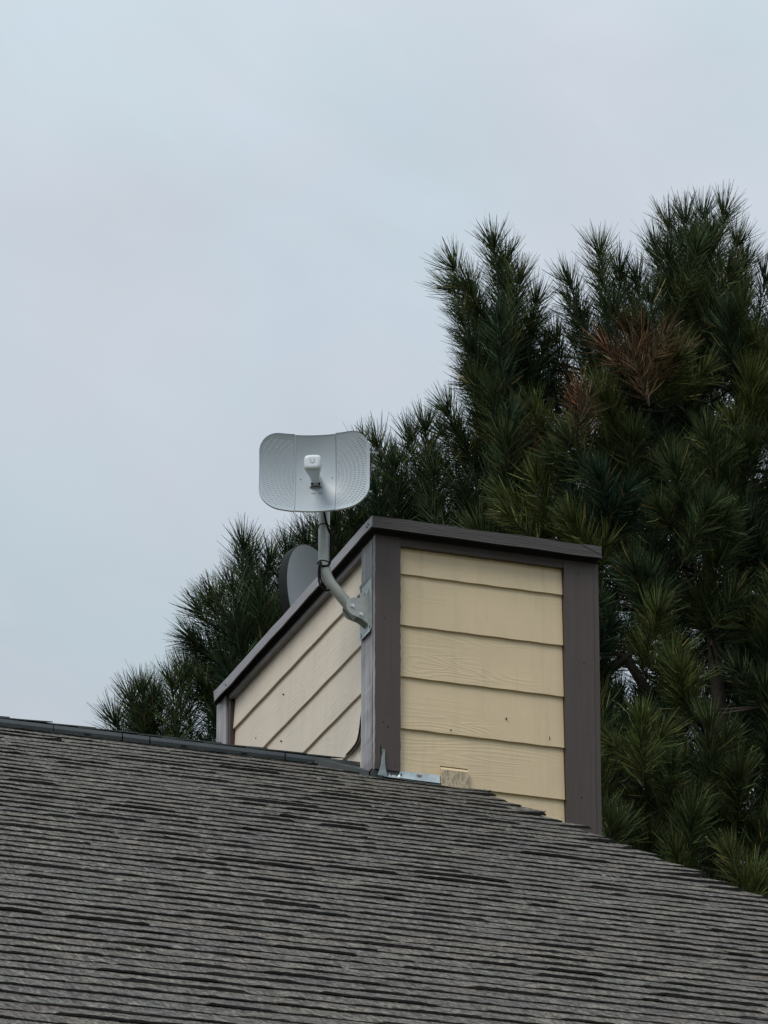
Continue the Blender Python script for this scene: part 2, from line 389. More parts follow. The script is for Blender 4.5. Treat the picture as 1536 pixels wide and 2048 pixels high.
for x in xs:
    j = rs2.uniform(-.012, .012); yl = .22+rs2.uniform(-.006, .006); h = .026
    lo, hi = x-.2, x+j
    A = []
    for xx, dz in ((lo, 0), (hi-.09, .003), (hi, .005+rs2.uniform(-.001, .002))):
        for y in (yl, RIDGE, 2*RIDGE-yl):
            A.append((xx, y, RZ+P*.195+.033+.0045+.35*(RIDGE-abs(RIDGE-y)-.195)+dz))
    B = [(a, b, c-.0035) for a, b, c in A]
    fs = []
    for q in range(2):
        for e in range(2):
            o = q*3+e; fs += [(o, o+1, o+4, o+3), (o+9, o+12, o+13, o+10)]
    fs += [(0, 9, 10, 1), (1, 10, 11, 2), (6, 7, 16, 15), (7, 8, 17, 16), (0, 3, 12, 9), (3, 6, 15, 12), (2, 11, 14, 5), (5, 14, 17, 8)]
    cb.add(A+B, fs)
cb.build('ridge_cap', M_ridgecap, roof, (0, RIDGE, zr))

# ------------------------------------------------------------------ chimney (a part of the house)
ch = MB(); E = .1760
rc = random.Random(2)
def lap_x(x0, x1, zb, zt=None):         # board on the front face (faces -Y)
    yb, yt, zt = .014, .0235, zt or zb+E+.02
    c = (rc.random(), 0, 0); n = 24
    V = []
    for i in range(n+1):
        x = x0+(x1-x0)*i/n; wv = .0006*math.sin(i*1.3+zb*50)
        V += [(x, yb+.008, zb+wv), (x, yb, zb+wv), (x, yt, zt), (x, yt+.006, zt)]
    F = []
    for i in range(n):
        a = i*4; F += [(a, a+4, a+5, a+1), (a+1, a+5, a+6, a+2), (a+2, a+6, a+7, a+3)]
    F += [(0, 1, 2, 3), (4*n, 4*n+3, 4*n+2, 4*n+1)]
    ch.add(V, F, 0, c)
def lap_y(y0, y1, zb, zt=None, mi=1):     # board on the left face (faces -X)
    zt = zt or zb+E+.02; xb, xt = .014, .0235
    c = (rc.random(), 0, 0); n = 30; V = []; F = []
    for i in range(n+1):
        y = y0+(y1-y0)*i/n; wv = .0007*math.sin(i*1.1+zb*40)
        V += [(xb+.008, y, zb+wv), (xb, y, zb+wv), (xt, y, zt), (xt+.006, y, zt)]
    for i in range(n):
        a = i*4; F += [(a, a+4, a+5, a+1), (a+1, a+5, a+6, a+2), (a+2, a+6, a+7, a+3)]
    F += [(0, 1, 2, 3), (4*n, 4*n+3, 4*n+2, 4*n+1)]
    ch.add(V, F, mi, c)
# front face boards; the board that meets the roof is notched
Z0 = -.1647
for k in range(4): lap_x(.0885, .649, Z0-k*E, -.04 if k == 0 else None)
zb5 = Z0-4*E
# fifth board: left part trimmed above the flashing, right part whole
def board5(x0, x1, zb, zt):
    def yv(z): return .014+(z-zb5)/(E+.02)*.0095
    n = 10; V = []
    c = (.62, 0, 0)
    for i in range(n+1):
        x = x0+(x1-x0)*i/n
        V += [(x, yv(zb)+.008, zb), (x, yv(zb), zb), (x, yv(zt), zt), (x, yv(zt)+.006, zt)]
    F = []
    for i in range(n):
        a = i*4; F += [(a, a+4, a+5, a+1), (a+1, a+5, a+6, a+2), (a+2, a+6, a+7, a+3)]
    F += [(0, 1, 2, 3), (4*n, 4*n+3, 4*n+2, 4*n+1)]
    ch.add(V, F, 0, c)
zt5 = zb5+E+.02
board5(.0885, .2262, -.8405, zt5); board5(.2262, .3195, -.8035, zt5); board5(.3195, .649, zb5, zt5)
k = 5
while Z0-k*E > GROUND: lap_x(.0885, .649, Z0-k*E); k += 1
# left face boards
zL = [-.180, -.362, -.528, -.694]
for z in zL[:2]: lap_y(.125, 1.5175, z, -.04 if z == zL[0] else None)
lap_y(.125, 1.5175, zL[2])
lap_y(.40, 1.5175, zL[3])
# the near end of the fourth board is broken off in a curve and curls outwards
def broken_board():
    c = (.37, 0, 0); zt = zL[3]+.1765+.02
    def xv(y, z): return .014+(z-zL[3])/(E+.02)*.0095-.009*max(0, (.27-y)/.12)*max(0, (-.60-z)/.09)
    pts = [(.40, zt), (.129, zt), (.15, -.60), (.163, -.630), (.172, -.652), (.180, -.668), (.192, -.681), (.212, -.689), (.245, -.6935), (.30, -.694), (.40, -.694)]
    A = [(xv(y, z), y, z) for y, z in pts]; B = [(a+.008, b, c_) for a, b, c_ in A]; n = len(A)
    ch.add(A+B, [tuple(range(n)), tuple(range(2*n-1, n-1, -1))]+[(i, i+n, (i+1) % n+n, (i+1) % n) for i in range(n)], 1, c)
    ch.tube([(.0085, y-.0045, z-.003) for y, z in pts[1:10]], .0032, 6, mi=3)
    r5 = random.Random(9)
    for q in range(14):
        y = r5.uniform(.135, .19); z = -.735+(y-.13)*.25+r5.uniform(-.012, .02); d = r5.uniform(.006, .016)
        ch.add([(.016, y, z), (.018, y+d, z+d*.5), (.012, y+d*.4, z+d*.9)], [(0, 1, 2)], 3)
broken_board()
k = 1
while zL[3]-k*E > GROUND:
    lap_y(.129, 1.5175, zL[3]-k*E); k += 1
# sheathing behind, hidden faces
ch.box(.030, W-.03, .030, D-.03, GROUND, -.012, 3)
ch.box(.0295, .031, .12, .30, -.80, -.58, 2, (.2, 0, 0))
ch.box(W-.028, W-.012, .09, D-.09, GROUND, -.06, 1, (.5, 0, 0))
ch.box(.09, W-.09, D-.028, D-.012, GROUND, -.06, 0, (.5, 0, 0))
# nail heads and knots
for x, z in ((.452, -.617), (.262, -.68)): ch.tube([(x, .0185, z), (x, .0125, z)], .0026, 8, mi=3)
ch.box(.5985, .6005, .014, .0185, -.672, -.66, 3)
for y, z in ((1.27, -.30), (1.0, -.405), (.98, -.245), (.62, -.335), (.15, -.66)): ch.tube([(.0235, y, z), (.0155, y, z)], .003, 8, mi=3)
chim = ch.build('chimney', [M_sidX, M_sidY, plain('pale_backer', (.5, .46, .38), .7), M_dark], house, (0, 0, -.9), colors=True, fixn=True)
chim['label'] = 'tall box chimney clad in cream lap siding with dark brown trim'

def ragged_board(name, x0, x1, y0, y1, z0, z1, mat, axis='z', amp=.0012, seed=1, label=None, segs=40, mats=None):
    rr = random.Random(seed); b = MB(); V = []; F = []
    n = segs
    c = lambda: rr.uniform(-amp, amp)
    for i in range(n+1):
        f = i/n
        if axis == 'z':
            z = z0+(z1-z0)*f; V += [(x0+c(), y0, z), (x1+c(), y0, z), (x1+c(), y1, z), (x0, y1+c(), z)]
        elif axis == 'x':
            x = x0+(x1-x0)*f; V += [(x, y0, z0+c()), (x, y1, z0+c()), (x, y1, z1), (x, y0, z1)]
        else:
            y = y0+(y1-y0)*f; V += [(x0, y, z0+c()), (x1, y, z0+c()), (x1, y, z1), (x0, y, z1)]
    for i in range(n):
        a = 4*i
        for k in range(4): F.append((a+k, a+(k+1) % 4, a+4+(k+1) % 4, a+4+k))
    F += [(0, 1, 2, 3), (4*n+3, 4*n+2, 4*n+1, 4*n)]
    b.add(V, F); o = b.build(name, mat, chim, ((x0+x1)/2, (y0+y1)/2, (z0+z1)/2))
    if label: o['label'] = label
    return o
ZT = -.047
sl = MB(); sl.box(.003, W-.003, .0045, .028, -.0485, -.0290); sl.box(.0035, .028, .0285, D-.006, -.056, -.0290)  # black strips below the cap, standing in for the soffit's shadow
sl.build('soffit_shade', M_dark, chim, (W/2, D/2, -.04))
fcb = ragged_board('corner_board', .001, .0875, 0, .0185, -.846, ZT, M_trim, seed=4)
fcb.data.materials.append(M_worn_sheen)
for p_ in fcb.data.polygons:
    if p_.normal.x < -.7: p_.material_index = 1  # left edge gets the worn colour with the painted sheen
ragged_board('corner_board', .651, W-.0205, 0, .026, GROUND, ZT, M_trim, seed=5)
ragged_board('corner_board', W-.0190, W, .003, .09, GROUND, ZT, M_trim, seed=6, label='brown side board seen on edge at the right corner')
ragged_board('corner_board', -.0005, .018, .0235, .129, -.838, ZT-.006, M_worn_sheen, seed=7, amp=.0012, label='weathered board greyed by painted-in sheen on the left face of the near corner')
ragged_board('corner_board', -.0005, .018, 1.556, D, -3., ZT, M_worn_sheen, seed=8, label='weathered board greyed by painted-in sheen at the far left corner')
ragged_board('corner_board', W-.019, W, D-.09, D, GROUND, ZT, M_trim, seed=9)
ragged_board('header_board', .0885, .650,   .003, .026, -.0740, ZT, M_trimH, 'x', .0009, 10)
ragged_board('header_board', .001, .024, .1295, 1.522, -.0705, -.054, M_trimY, 'y', .0011, 11, label='faded brown header board with painted-in sheen along the left face')
ragged_board('trim_strip', .006, .022, 1.523, 1.5545, -3., -.077, plain('red_brown_stop', (.05, .032, .027), .6), seed=12)

# metal cap with a kicked-out drip edge
def cap_mesh():
    cm = MB(); ol, of_ = .020, .033; X0, X1, Y0, Y1 = -ol, W-.001, -of_, D-.03
    zt, zbm = .0035, -.038; n = 22; kx = .004
    def sag(x, y): return -.012*max(0, y)/D-.002*max(0, x)/W
    rr = random.Random(4)
    # front fascia
    V = []; F = []
    for i in range(n+1):
        x = X0+(X1-X0)*i/n; s = sag(x, 0)+.0008*math.sin(i*.9)
        y = Y0+.0012*math.sin(i*.7+1)
        V += [(x, y, zt+s), (x, y+.001, zbm+.005+s), (x, y-.0055, zbm+s), (x, y-.0045, zbm-.0012+s), (x, y+.003, zbm+.004+s)]
    for i in range(n):
        a = 5*i
        for k in range(4): F.append((a+k, a+k+1, a+k+6, a+k+5))
    cm.add(V, F, 0, None)
    # right side
    V = []; F = []
    for i in range(n+1):
        y = Y0+(Y1-Y0)*i/n; s = sag(W, y)
        V += [(X1, y, zt+s), (X1-.001, y, zbm+.005+s), (X1+.004, y, zbm+s), (X1-.003, y, zbm+.004+s)]
    for i in range(n):
        a = 4*i
        for k in range(3): F.append((a+k, a+k+4, a+k+5, a+k+1))
    cm.add(V, F, 0, None)
    # left side, paler and a little buckled
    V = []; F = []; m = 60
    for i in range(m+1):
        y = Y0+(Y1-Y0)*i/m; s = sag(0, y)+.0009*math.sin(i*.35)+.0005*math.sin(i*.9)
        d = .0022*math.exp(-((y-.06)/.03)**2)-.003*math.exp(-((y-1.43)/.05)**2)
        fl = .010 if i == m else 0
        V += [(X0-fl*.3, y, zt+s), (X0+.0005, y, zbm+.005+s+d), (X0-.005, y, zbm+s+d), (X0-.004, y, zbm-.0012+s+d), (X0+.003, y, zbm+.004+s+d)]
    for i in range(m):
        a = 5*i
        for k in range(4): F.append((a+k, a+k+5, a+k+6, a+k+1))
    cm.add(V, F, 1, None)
    cm.add([(X0, Y1, zt+sag(0, Y1)), (X1, Y1, zt+sag(W, Y1)), (X1, Y1, zbm+sag(W, Y1)), (X0, Y1, zbm+sag(0, Y1))], [(0, 1, 2, 3)])
    # top, slightly domed, with the metal corner fold
    T = [(X0, Y0, zt+sag(0, 0)), (X1, Y0, zt+sag(W, 0)), (X1, Y1, zt+sag(W, Y1)), (X0, Y1, zt+sag(0, Y1)), (W/2, D/2, zt+.01)]
    cm.add(T, [(0, 1, 4), (1, 2, 4), (2, 3, 4), (3, 0, 4)])
    # soffit board under it, its lack of light painted near black
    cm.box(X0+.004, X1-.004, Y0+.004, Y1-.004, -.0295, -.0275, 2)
    # fold line at the right-hand end of the front
    cm.add([(X1-.075, Y0-.0012, zt-.001), (X1-.001, Y0-.0012, zt-.002), (X1-.001, Y0-.0012, zbm+.010)], [(0, 1, 2)], 0)
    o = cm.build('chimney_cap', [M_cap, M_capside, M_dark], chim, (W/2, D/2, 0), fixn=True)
    return o
cap = cap_mesh()
# nail heads in the cap
for x, y, z in ((-.0205, .008, -.012), (-.0205, .022, -.016), (-.0205, 1.50, -.03)):
    nb = MB(); nb.tube([(x+.002, y, z), (x-.0012, y, z)], .003, 8); nb.build('nail', M_dark, chim, (x, y, z))
for x, z, r_ in ((.045, -.70, .0023), (.03, -.685, .002), (.70, -.09, .0022), (.715, -.40, .002), (.035, -.33, .002), (.70, -.86, .0025)):
    nb = MB(); nb.tube([(x, .001, z), (x, -.0012, z)], r_, 8); nb.build('nail', M_dark, chim, (x, 0, z))
nb = MB(); nb.box(.019, .0225, -.001, .001, -.795, -.766); nb.build('slit', M_dark, chim, (.02, 0, -.78))

# flashing at the foot
fl = MB()
fl.add([(.085, .015, -.838), (.2235, .013, -.838), (.2235, .006, -.873), (.083, .008, -.869)], [(0, 1, 2, 3)])
fl.add([(.083, .008, -.868), (.2235, .006, -.872), (.2235, -.012, -.874), (.08, -.012, -.872)], [(0, 1, 2, 3)])
fl.tube([(.094, .0125, -.852), (.094, .0095, -.852)], .0025, 8, mi=1)
fl.add([(.144, .0105, -.844), (.164, .0105, -.844), (.161, .0092, -.851), (.155, .0085, -.853), (.148, .0092, -.851)], [(0, 1, 2, 3, 4)], 2)
f1 = fl.build('flashing', [M_galv, M_black, plain('rust_stain', (.2, .15, .12), .8)], chim, (.15, 0, -.86), fixn=True); f1['label'] = 'bright galvanised flashing strip at the foot of the front face'
fl = MB()
V = [(.0245, -.004, -.778), (.0335, -.006, -.780), (.031, -.012, -.82), (.0315, -.018, -.85), (.033, -.03, -.878), (.0, -.03, -.878), (.009, -.02, -.858), (.017, -.012, -.838), (.022, -.006, -.81)]
fl.add(V+[(a, b+.0015, c) for a, b, c in V], [(0, 1, 2, 3, 4, 5, 6, 7, 8), tuple(range(17, 8, -1))]+[(i, i+9, (i+1) % 9+9, (i+1) % 9) for i in range(9)])
f2 = fl.build('flashing', M_lead, chim, (.02, -.01, -.85)); f2['label'] = 'bent grey flashing tab sticking up at the near corner'
fl = MB()
rr = random.Random(5)
V = []; F = []
for i in range(9):
    x = .03+.055*i/8; V += [(x, .008+rr.uniform(-.004, .004), -.852), (x, .002+rr.uniform(-.005, .005), -.864), (x, -.012, -.874)]
for i in range(8):
    F += [(3*i, 3*i+1, 3*i+4, 3*i+3), (3*i+1, 3*i+2, 3*i+5, 3*i+4)]
fl.add(V, F)
f3 = fl.build('flashing', M_galv, chim, (.06, 0, -.86), fixn=False); f3['label'] = 'crumpled sheet metal under the end of the near corner board'
# dark membrane in the gap below the trim
fl = MB(); fl.box(-.004, .0855, .004, .030, -.90, -.848); 
V = [(-.135, .192), (-.05, .10), (-.003, .045), (-.003, .30), (-.05, .30)]
fl.add([(x, y, RZ+P*y-.01) for x, y in V]+[(x, y, RZ+P*y+.020+(.01 if i < 1 else 0)) for i, (x, y) in enumerate(V)], [(0, 1, 6, 5), (1, 2, 7, 6), (2, 3, 8, 7), (3, 4, 9, 8), (4, 0, 5, 9), (5, 6, 7, 8, 9), (4, 3, 2, 1, 0)])
fl.build('flashing', M_vent, chim, (.04, .02, -.87))['label'] = 'dark membrane in the gap below the corner board'
# patch block set into the siding: a bevel at its head and a worn lower face
pb = MB()
V = [(.2268, .022, -.8045), (.3190, .022, -.8045), (.3190, .004, -.8195), (.2268, .004, -.8195), (.3190, .003, -.8795), (.2268, .003, -.8795), (.2268, .028, -.8795), (.3190, .028, -.8795)]
pb.add(V, [(0, 1, 2, 3)], 0, (.3, 0, 0)); pb.add(V, [(3, 2, 4, 5)], 1, (.3, 0, 0)); pb.add(V, [(0, 3, 5, 6), (1, 7, 4, 2), (5, 4, 7, 6)], 0, (.3, 0, 0))
mp, ntp, bp, ocp = pmat('worn_cream_block', .75, .3)
n = noise(ntp, mapping(ntp, ocp, (90, 20, 30)), 1.3, 4, .7)
link(ntp, mixc(ntp, ramp(ntp, n, [(.46, (0, 0, 0)), (.56, (1, 1, 1))]), (.55, .45, .31), (.33, .27, .2)), bp.inputs['Base Color']); bump(ntp, bp, n, .6, .003)
o = pb.build('siding_patch', [M_sidX, mp], chim, (.27, .01, -.84), colors=True, fixn=False); o['label'] = 'peeling cream patch block at the roof line'

# ------------------------------------------------------------------ dish antenna on its bent mast
ant = thing('dish_antenna', 'small pale rectangular wireless dish antenna on a bent pole screwed to the chimney corner', 'antenna', (0, .08, -.30))
yp = .066; SH = Vector((-.004, 0, -.004))
# mast
pts = [(-.147, yp-.004, .115), (-.1465, yp-.003, .02), (-.1462, yp, -.05), (-.1455, yp, -.135)]
import itertools
bend = []
for i in range(1, 9):                       # smooth elbow
    t = i/8; a = Vector((-.1455, yp, -.135)); b = Vector((-.1435, yp, -.188)); c = Vector((-.108, yp, -.222))
    bend.append(a*(1-t)**2+b*2*t*(1-t)+c*t*t)
pts += bend+[(-.08, yp, -.252), (-.05, yp, -.285), (-.030, yp, -.309)]
pts = [Vector(p)+SH for p in pts]
mb_ = MB(); mb_.tube(pts, .0182, 24); mast = mb_.build('mast', M_mast, ant, (-.1, yp, -.1), fixn=True)
mb_ = MB(); mb_.tube([(-.1502, yp, -.056), (-.1502, yp, -.0505)], .0187, 24); mb_.build('joint_ring', M_mast, mast, (-.146, yp, -.05))
# bracket
def ear(y0, th):
    c = (-.047, -.2865); r = .0325
    poly = [(-.003, -.190), (-.0045, -.214), (-.010, -.232), (-.019, -.2465)]
    for a in np.linspace(62, 262, 20): poly.append((c[0]+r*math.cos(R(a)), c[1]+r*math.sin(R(a))))
    poly += [(-.028, -.325), (-.012, -.337), (-.003, -.344)]
    return poly
bk = MB()
for y0 in (.044, .0855):
    bk.prism([(p[0], p[1]) for p in ear(y0, .003)], (0, y0, 0), (1, 0, 0), (0, 0, 1), (0, .003, 0))
br = bk.build('mounting_bracket', M_mast, ant, (0, .08, -.28), bevel=.0008)
bk = MB()
bk.prism([(-.047+.026*math.cos(a), -.2865+.026*math.sin(a)) for a in np.linspace(0, 2*math.pi, 33)[:-1]], (0, .0445, 0), (1, 0, 0), (0, 0, 1), (0, .0016, 0))
bk.build('pivot_disc', M_mast, br, (-.047, .045, -.2865), bevel=.0006)
def bolt(x, z, y=.0445, r=.0056, par=None):
    b = MB(); b.tube([(x, y+.001, z), (x, y-.0015, z)], r*1.35, 16); b.tube([(x, y-.0015, z), (x, y-.0065, z)], r, 6, smooth=False)
    return b.build('bolt', M_bolt, par or br, (x, y, z))
bolt(-.0604, -.2857); bolt(-.0316, -.3111)
def wbolt(y, z):
    b = MB(); b.tube([(-.004, y, z), (-.0075, y, z)], .0055, 6, smooth=False); return b.build('bolt', M_bolt, br, (-.005, y, z))
wbolt(.1215, -.3555); wbolt(.0345, -.348)
bk = MB()
bk.prism([(.022, -.188), (.030, -.1825), (.126, -.1925), (.134, -.199), (.134, -.362), (.126, -.3665), (.030, -.3665), (.022, -.362)], (-.0042, 0, 0), (0, 1, 0), (0, 0, 1), (.003, 0, 0))
M_bare = plain('bare_steel_plate', (.37, .40, .39), .4, .3, .2, 40)
for z0, z1, s_ in ((-.1885, -.176, 1), (-.3625, -.374, -1)):       # bent-out flanges at the plate's head and foot
    A = [(-.0043, .024, z0), (-.0043, .132, z0-.006*(s_ > 0)), (-.009, .126, z1-.008*(s_ > 0)), (-.009, .022, z1)]
    bk.add(A+[(a, b, c+.002) for a, b, c in A], [(0, 1, 2, 3), (7, 6, 5, 4), (0, 4, 5, 1), (1, 5, 6, 2), (2, 6, 7, 3), (3, 7, 4, 0)])
bk.build('base_plate', M_bare, br, (0, .08, -.28), bevel=.0006)
for y, z, h_ in ((.034, -.352, .016), (.121, -.353, .012), (.121, -.200, .010)):
    bk = MB(); bk.prism([(y+.0035*math.cos(a), z+h_/2*math.sin(a)) for a in np.linspace(0, 2*math.pi, 17)[:-1]], (-.0049, 0, 0), (0, 1, 0), (0, 0, 1), (.0006, 0, 0)); bk.build('slot', M_dark, br, (-.005, y, z))
# reflector frame: u right, v up, n towards the viewer
AZ = Vector((-.400, -.9165, 0)).normalized(); U = Vector((.9165, -.400, 0)).normalized(); V3 = Vector((0, 0, 1)); TL = R(-1.5)
C0 = Vector((-.2035, -.010, .1165))
root_ref = ant
KK = 2.05
def refl_pt(u, v, dn=0.): return Vector((u, -(KK*(u*u+v*v)+dn), v))   # local: x=u, -y=forward, z=v
HW, HH = .177, .1335
def outline_v(u):                                      # half height of the outline at u
    a = abs(u); r = .066; stp = .0022 if a > .065 else 0
    top = HH-.006*(a/HW)**2+stp
    if a > HW-r: top = top-r+math.sqrt(max(0, r*r-(a-HW+r)**2))
    return top
def panel(u0_, u1_, nu, nv, th=.003, rimL=False, rimR=False):
    b = MB(); us = np.linspace(u0_, u1_, nu+1)
    if u1_ > .1: us = u0_+(u1_-u0_)*np.sin(np.linspace(0, math.pi/2, nu+1))
    if u0_ < -.1: us = (u1_-(u1_-u0_)*np.sin(np.linspace(0, math.pi/2, nu+1)))[::-1]
    G = []
    for u in us:
        hv = max(.004, outline_v(u))
        G.append([(u, hv*(2*j/nv-1)) for j in range(nv+1)])
    fr = [refl_pt(u, v) for c in G for u, v in c]; bkf = [refl_pt(u, v, -th) for c in G for u, v in c]
    m = nv+1; o = len(fr)
    F = []
    for i in range(nu):
        for j in range(nv):
            a = i*m+j; F += [(a, a+m, a+m+1, a+1)]
    b.add(fr, F, 0, None, True)
    b.add(bkf, [tuple(reversed(f)) for f in F], 0, None, True)
    # edge band
    per = [i*m for i in range(nu+1)]+[nu*m+j for j in range(1, m)]+[i*m+nv for i in range(nu-1, -1, -1)]+[j for j in range(nv-1, 0, -1)]
    lip = .005
    pf = []
    for q in per:
        i, j = divmod(q, m); u, v = G[i][j]; pf.append((refl_pt(u, v, .0015), refl_pt(u*1.004, v*1.006, -th-lip)))
    nn = len(pf); b.add([p for ab in pf for p in ab], [(2*q, 2*q+1, 2*((q+1) % nn)+1, 2*((q+1) % nn)) for q in range(nn)], 1)
    return b
BAS = Matrix(((U.x, -AZ.x, 0), (U.y, -AZ.y, 0), (0, 0, 1))).to_4x4()
TILT = Matrix.Rotation(TL, 4, 'X')
def place(o, parent=ant):
    o.parent = parent
    if parent is ant: o.matrix_local = Matrix.Translation(C0-Vector(ant.location)) @ BAS @ TILT
    else: o.location = (0, 0, 0)
    return o
refl = place(panel(-.0645, .0645, 10, 24).build('reflector', [M_white, M_white], None, fixn=False))
lp = place(panel(-HW, -.0655, 16, 24).build('side_panel', [M_slot, M_white], None, fixn=False), refl)
rp = place(panel(.0655, HW, 16, 24).build('side_panel', [M_slot, M_white], None, fixn=False), refl)
lp['label'] = 'left slotted wing of the reflector'; rp['label'] = 'right slotted wing of the reflector'
# small marks, slots and the latch at the feed's foot
def lbox(b, u, v, w_, h_, n0, n1, mi=0):
    y = -KK*(u*u+v*v); b.box(u-w_/2, u+w_/2, y-n1, y-n0, v-h_/2, v+h_/2, mi)
M_rec = plain('grey_recess', (.16, .18, .19), .6)
for u, v, w_, h_ in ((-.0085, -.058, .012, .0026), (.0165, -.057, .013, .0026)):
    sb = MB(); lbox(sb, u, v, w_, h_, .0002, .0008); place(sb.build('slot', M_rec, None), refl)
for u, v in ((-.049, -.006), (.053, -.004)):
    sb = MB(); sb.tube([(u, -KK*(u*u+v*v), v), (u, -KK*(u*u+v*v)-.001, v)], .0024, 8); place(sb.build('screw_hole', M_rec, None), refl)
# feed
def rr_sec(n_, w_, h_, v0, r=.35, uo=0.):
    P_ = []
    for k in range(28):
        a = 2*math.pi*k/28; c, s = math.cos(a), math.sin(a); e = 2/4.2
        P_.append((uo+w_/2*math.copysign(abs(c)**e, c), -n_, v0+h_/2*math.copysign(abs(s)**e, s)))
    return P_
fd = MB()
secs = [rr_sec(.0, .034, .034, -.010), rr_sec(.015, .031, .031, -.009), (rr_sec(.045, .033, .034, -.008)), rr_sec(.072, .040, .039, -.006, uo=-.001),
        rr_sec(.092, .049, .045, -.004, uo=-.001), rr_sec(.104, .0545, .050, -.001, uo=-.001), rr_sec(.114, .0565, .053, 0, uo=-.001), rr_sec(.122, .0545, .0515, 0, uo=-.001), rr_sec(.1265, .048, .045, 0, uo=-.001), rr_sec(.128, .036, .033, 0, uo=-.001)]
fd.loft(secs)
feed = place(fd.build('feed_horn', plain('bright_white_plastic', (.63, .67, .71), .36, 0, .03, 12), None), ant)
lg = MB()
def uarc(r1, r2, a0, a1, n=12, cx=-.001, cz=.002, y=-.1936):
    pa = []
    for k in range(n+1):
        a = R(a0+(a1-a0)*k/n); pa.append((cx+r2*math.cos(a), cz+r2*math.sin(a)))
    for k in range(n, -1, -1):
        a = R(a0+(a1-a0)*k/n); pa.append((cx+r1*math.cos(a), cz+r1*math.sin(a)))
    return pa
lg.prism(uarc(.0048, .0072, 180, 360), (0, -.1292, 0), (1, 0, 0), (0, 0, 1), (0, .0006, 0))
lg.prism([(.0038, .0022), (.0062, .0022), (.0062, .0105), (.0038, .0105)], (0, -.1292, 0), (1, 0, 0), (0, 0, 1), (0, .0006, 0))
for z in (.0036, .0068): lg.prism([(-.0082, z), (-.0060, z), (-.0060, z+.002), (-.0082, z+.002)], (0, -.1292, 0), (1, 0, 0), (0, 0, 1), (0, .0006, 0))
lgo = lg.build('logo', M_logo, None); lgo.parent = feed
lt = MB()
lt.add([(-.019, -.002, -.036), (.019, -.002, -.036), (.021, -.006, -.052), (-.021, -.006, -.052), (-.016, -.014, -.036), (.016, -.014, -.036), (.016, -.012, -.049), (-.016, -.012, -.049)],
       [(4, 5, 6, 7), (0, 4, 7, 3), (1, 2, 6, 5), (3, 7, 6, 2), (0, 1, 5, 4)])
for s_ in (-1, 1): lt.box(s_*.0115-.0032, s_*.0115+.0032, -.0145, -.012, -.0465, -.040, 1)
lt.box(-.015, .015, -.0125, -.009, -.0515, -.0490, 1)
lt.v = [(a, b, c+.0165) for a, b, c in lt.v]
lto = lt.build('latch', [M_white, M_black], None, fixn=True); lto.parent = feed
# back hub clamping the reflector to the mast
hb = MB(); hb.box(-.03, .03, .004, .05, -.045, .035)
hb.tube([(-.026, .02, -.02), (-.026, .075, -.02), (.052, .075, -.02), (.052, .02, -.02)], .003, 8)
place(hb.build('clamp', M_white, None, bevel=.004), ant)

# cable and ties
cbm = MB()
def spline(P_, n=6):
    P_ = [Vector(p) for p in P_]; o = []
    for i in range(len(P_)-1):
        p0, p1, p2, p3 = P_[max(i-1, 0)], P_[i], P_[i+1], P_[min(i+2, len(P_)-1)]
        for k in range(n):
            t = k/n; o.append(.5*((2*p1)+(p2-p0)*t+(2*p0-5*p1+4*p2-p3)*t*t+(3*p1-p0-3*p2+p3)*t**3))
    return [p+Vector((-.004, -.014, -.005)) for p in o+[P_[-1]]]
cbm.tube(spline([(-.158, .052, .045), (-.148, .057, .005), (-.138, .061, -.022), (-.1275, .066, -.042), (-.1262, .068, -.07), (-.1262, .068, -.10), (-.127, .07, -.128), (-.137, .062, -.150), (-.16, .062, -.155)]), .0036, 8)
cbm.tube(spline([(-.161, .066, -.140), (-.166, .068, -.16), (-.1665, .07, -.19), (-.163, .07, -.214), (-.152, .07, -.230), (-.138, .072, -.2335), (-.127, .08, -.226), (-.124, .095, -.212), (-.13, .10, -.20)]), .0036, 8)
cbm.tube(spline([(-.163, .068, -.145), (-.160, .075, -.18), (-.150, .085, -.208), (-.139, .09, -.216), (-.130, .09, -.205), (-.137, .09, -.193), (-.149, .09, -.190)]), .0026, 8)
cbm.build('cable', M_black, ant, (-.14, .07, -.1))
def tie(z, c, r=.0192, tail=True):
    b = MB(); P_ = [(c[0]+r*math.cos(a), c[1]+r*math.sin(a), z+.002*math.sin(a*2)) for a in np.linspace(0, 2*math.pi, 25)]
    b.tube(P_, .0016, 6, caps=False)
    if tail: b.tube([(c[0]-r, c[1], z-.004), (c[0]-r-.004, c[1], z-.006)], .0025, 6)
    b.build('cable_tie', M_black, ant, (c[0], c[1], z))
tie(-.015, (-.1503, yp-.002)); tie(-.141, (-.1495, yp), .0196)

# ------------------------------------------------------------------ satellite dish behind the cap
sat = thing('satellite_dish', 'round pale grey satellite dish with a black shell, half hidden behind the chimney cap', 'satellite dish', (.42, 1.2, .0))
ang = math.atan2(-math.cos(YAW), -math.sin(YAW)) + R(60)        # towards the viewer, swung to the right
nh = Vector((math.cos(ang), math.sin(ang), .10)).normalized()
ush = Vector((-nh.y, nh.x, 0)).normalized(); vsh = nh.cross(ush)
SC = Vector((.200, 1.15, .155))
def disc(nr, n, f, rx=.212, ry=.225):
    V = [SC+nh*f(0)]; F = []
    for i in range(1, nr+1):
        q = i/nr
        for k in range(n):
            a = 2*math.pi*k/n; V.append(SC+ush*rx*q*math.cos(a)+vsh*ry*q*math.sin(a)+nh*f(q))
    for k in range(n): F.append((0, 1+k, 1+(k+1) % n))
    for i in range(nr-1):
        for k in range(n): a = 1+i*n+k; b = 1+i*n+(k+1) % n; F.append((a, a+n, b+n, b))
    return V, F
s1 = MB(); V, F = disc(12, 64, lambda q: -.034*(1-q*q)); s1.add(V, F, 0, None, True)
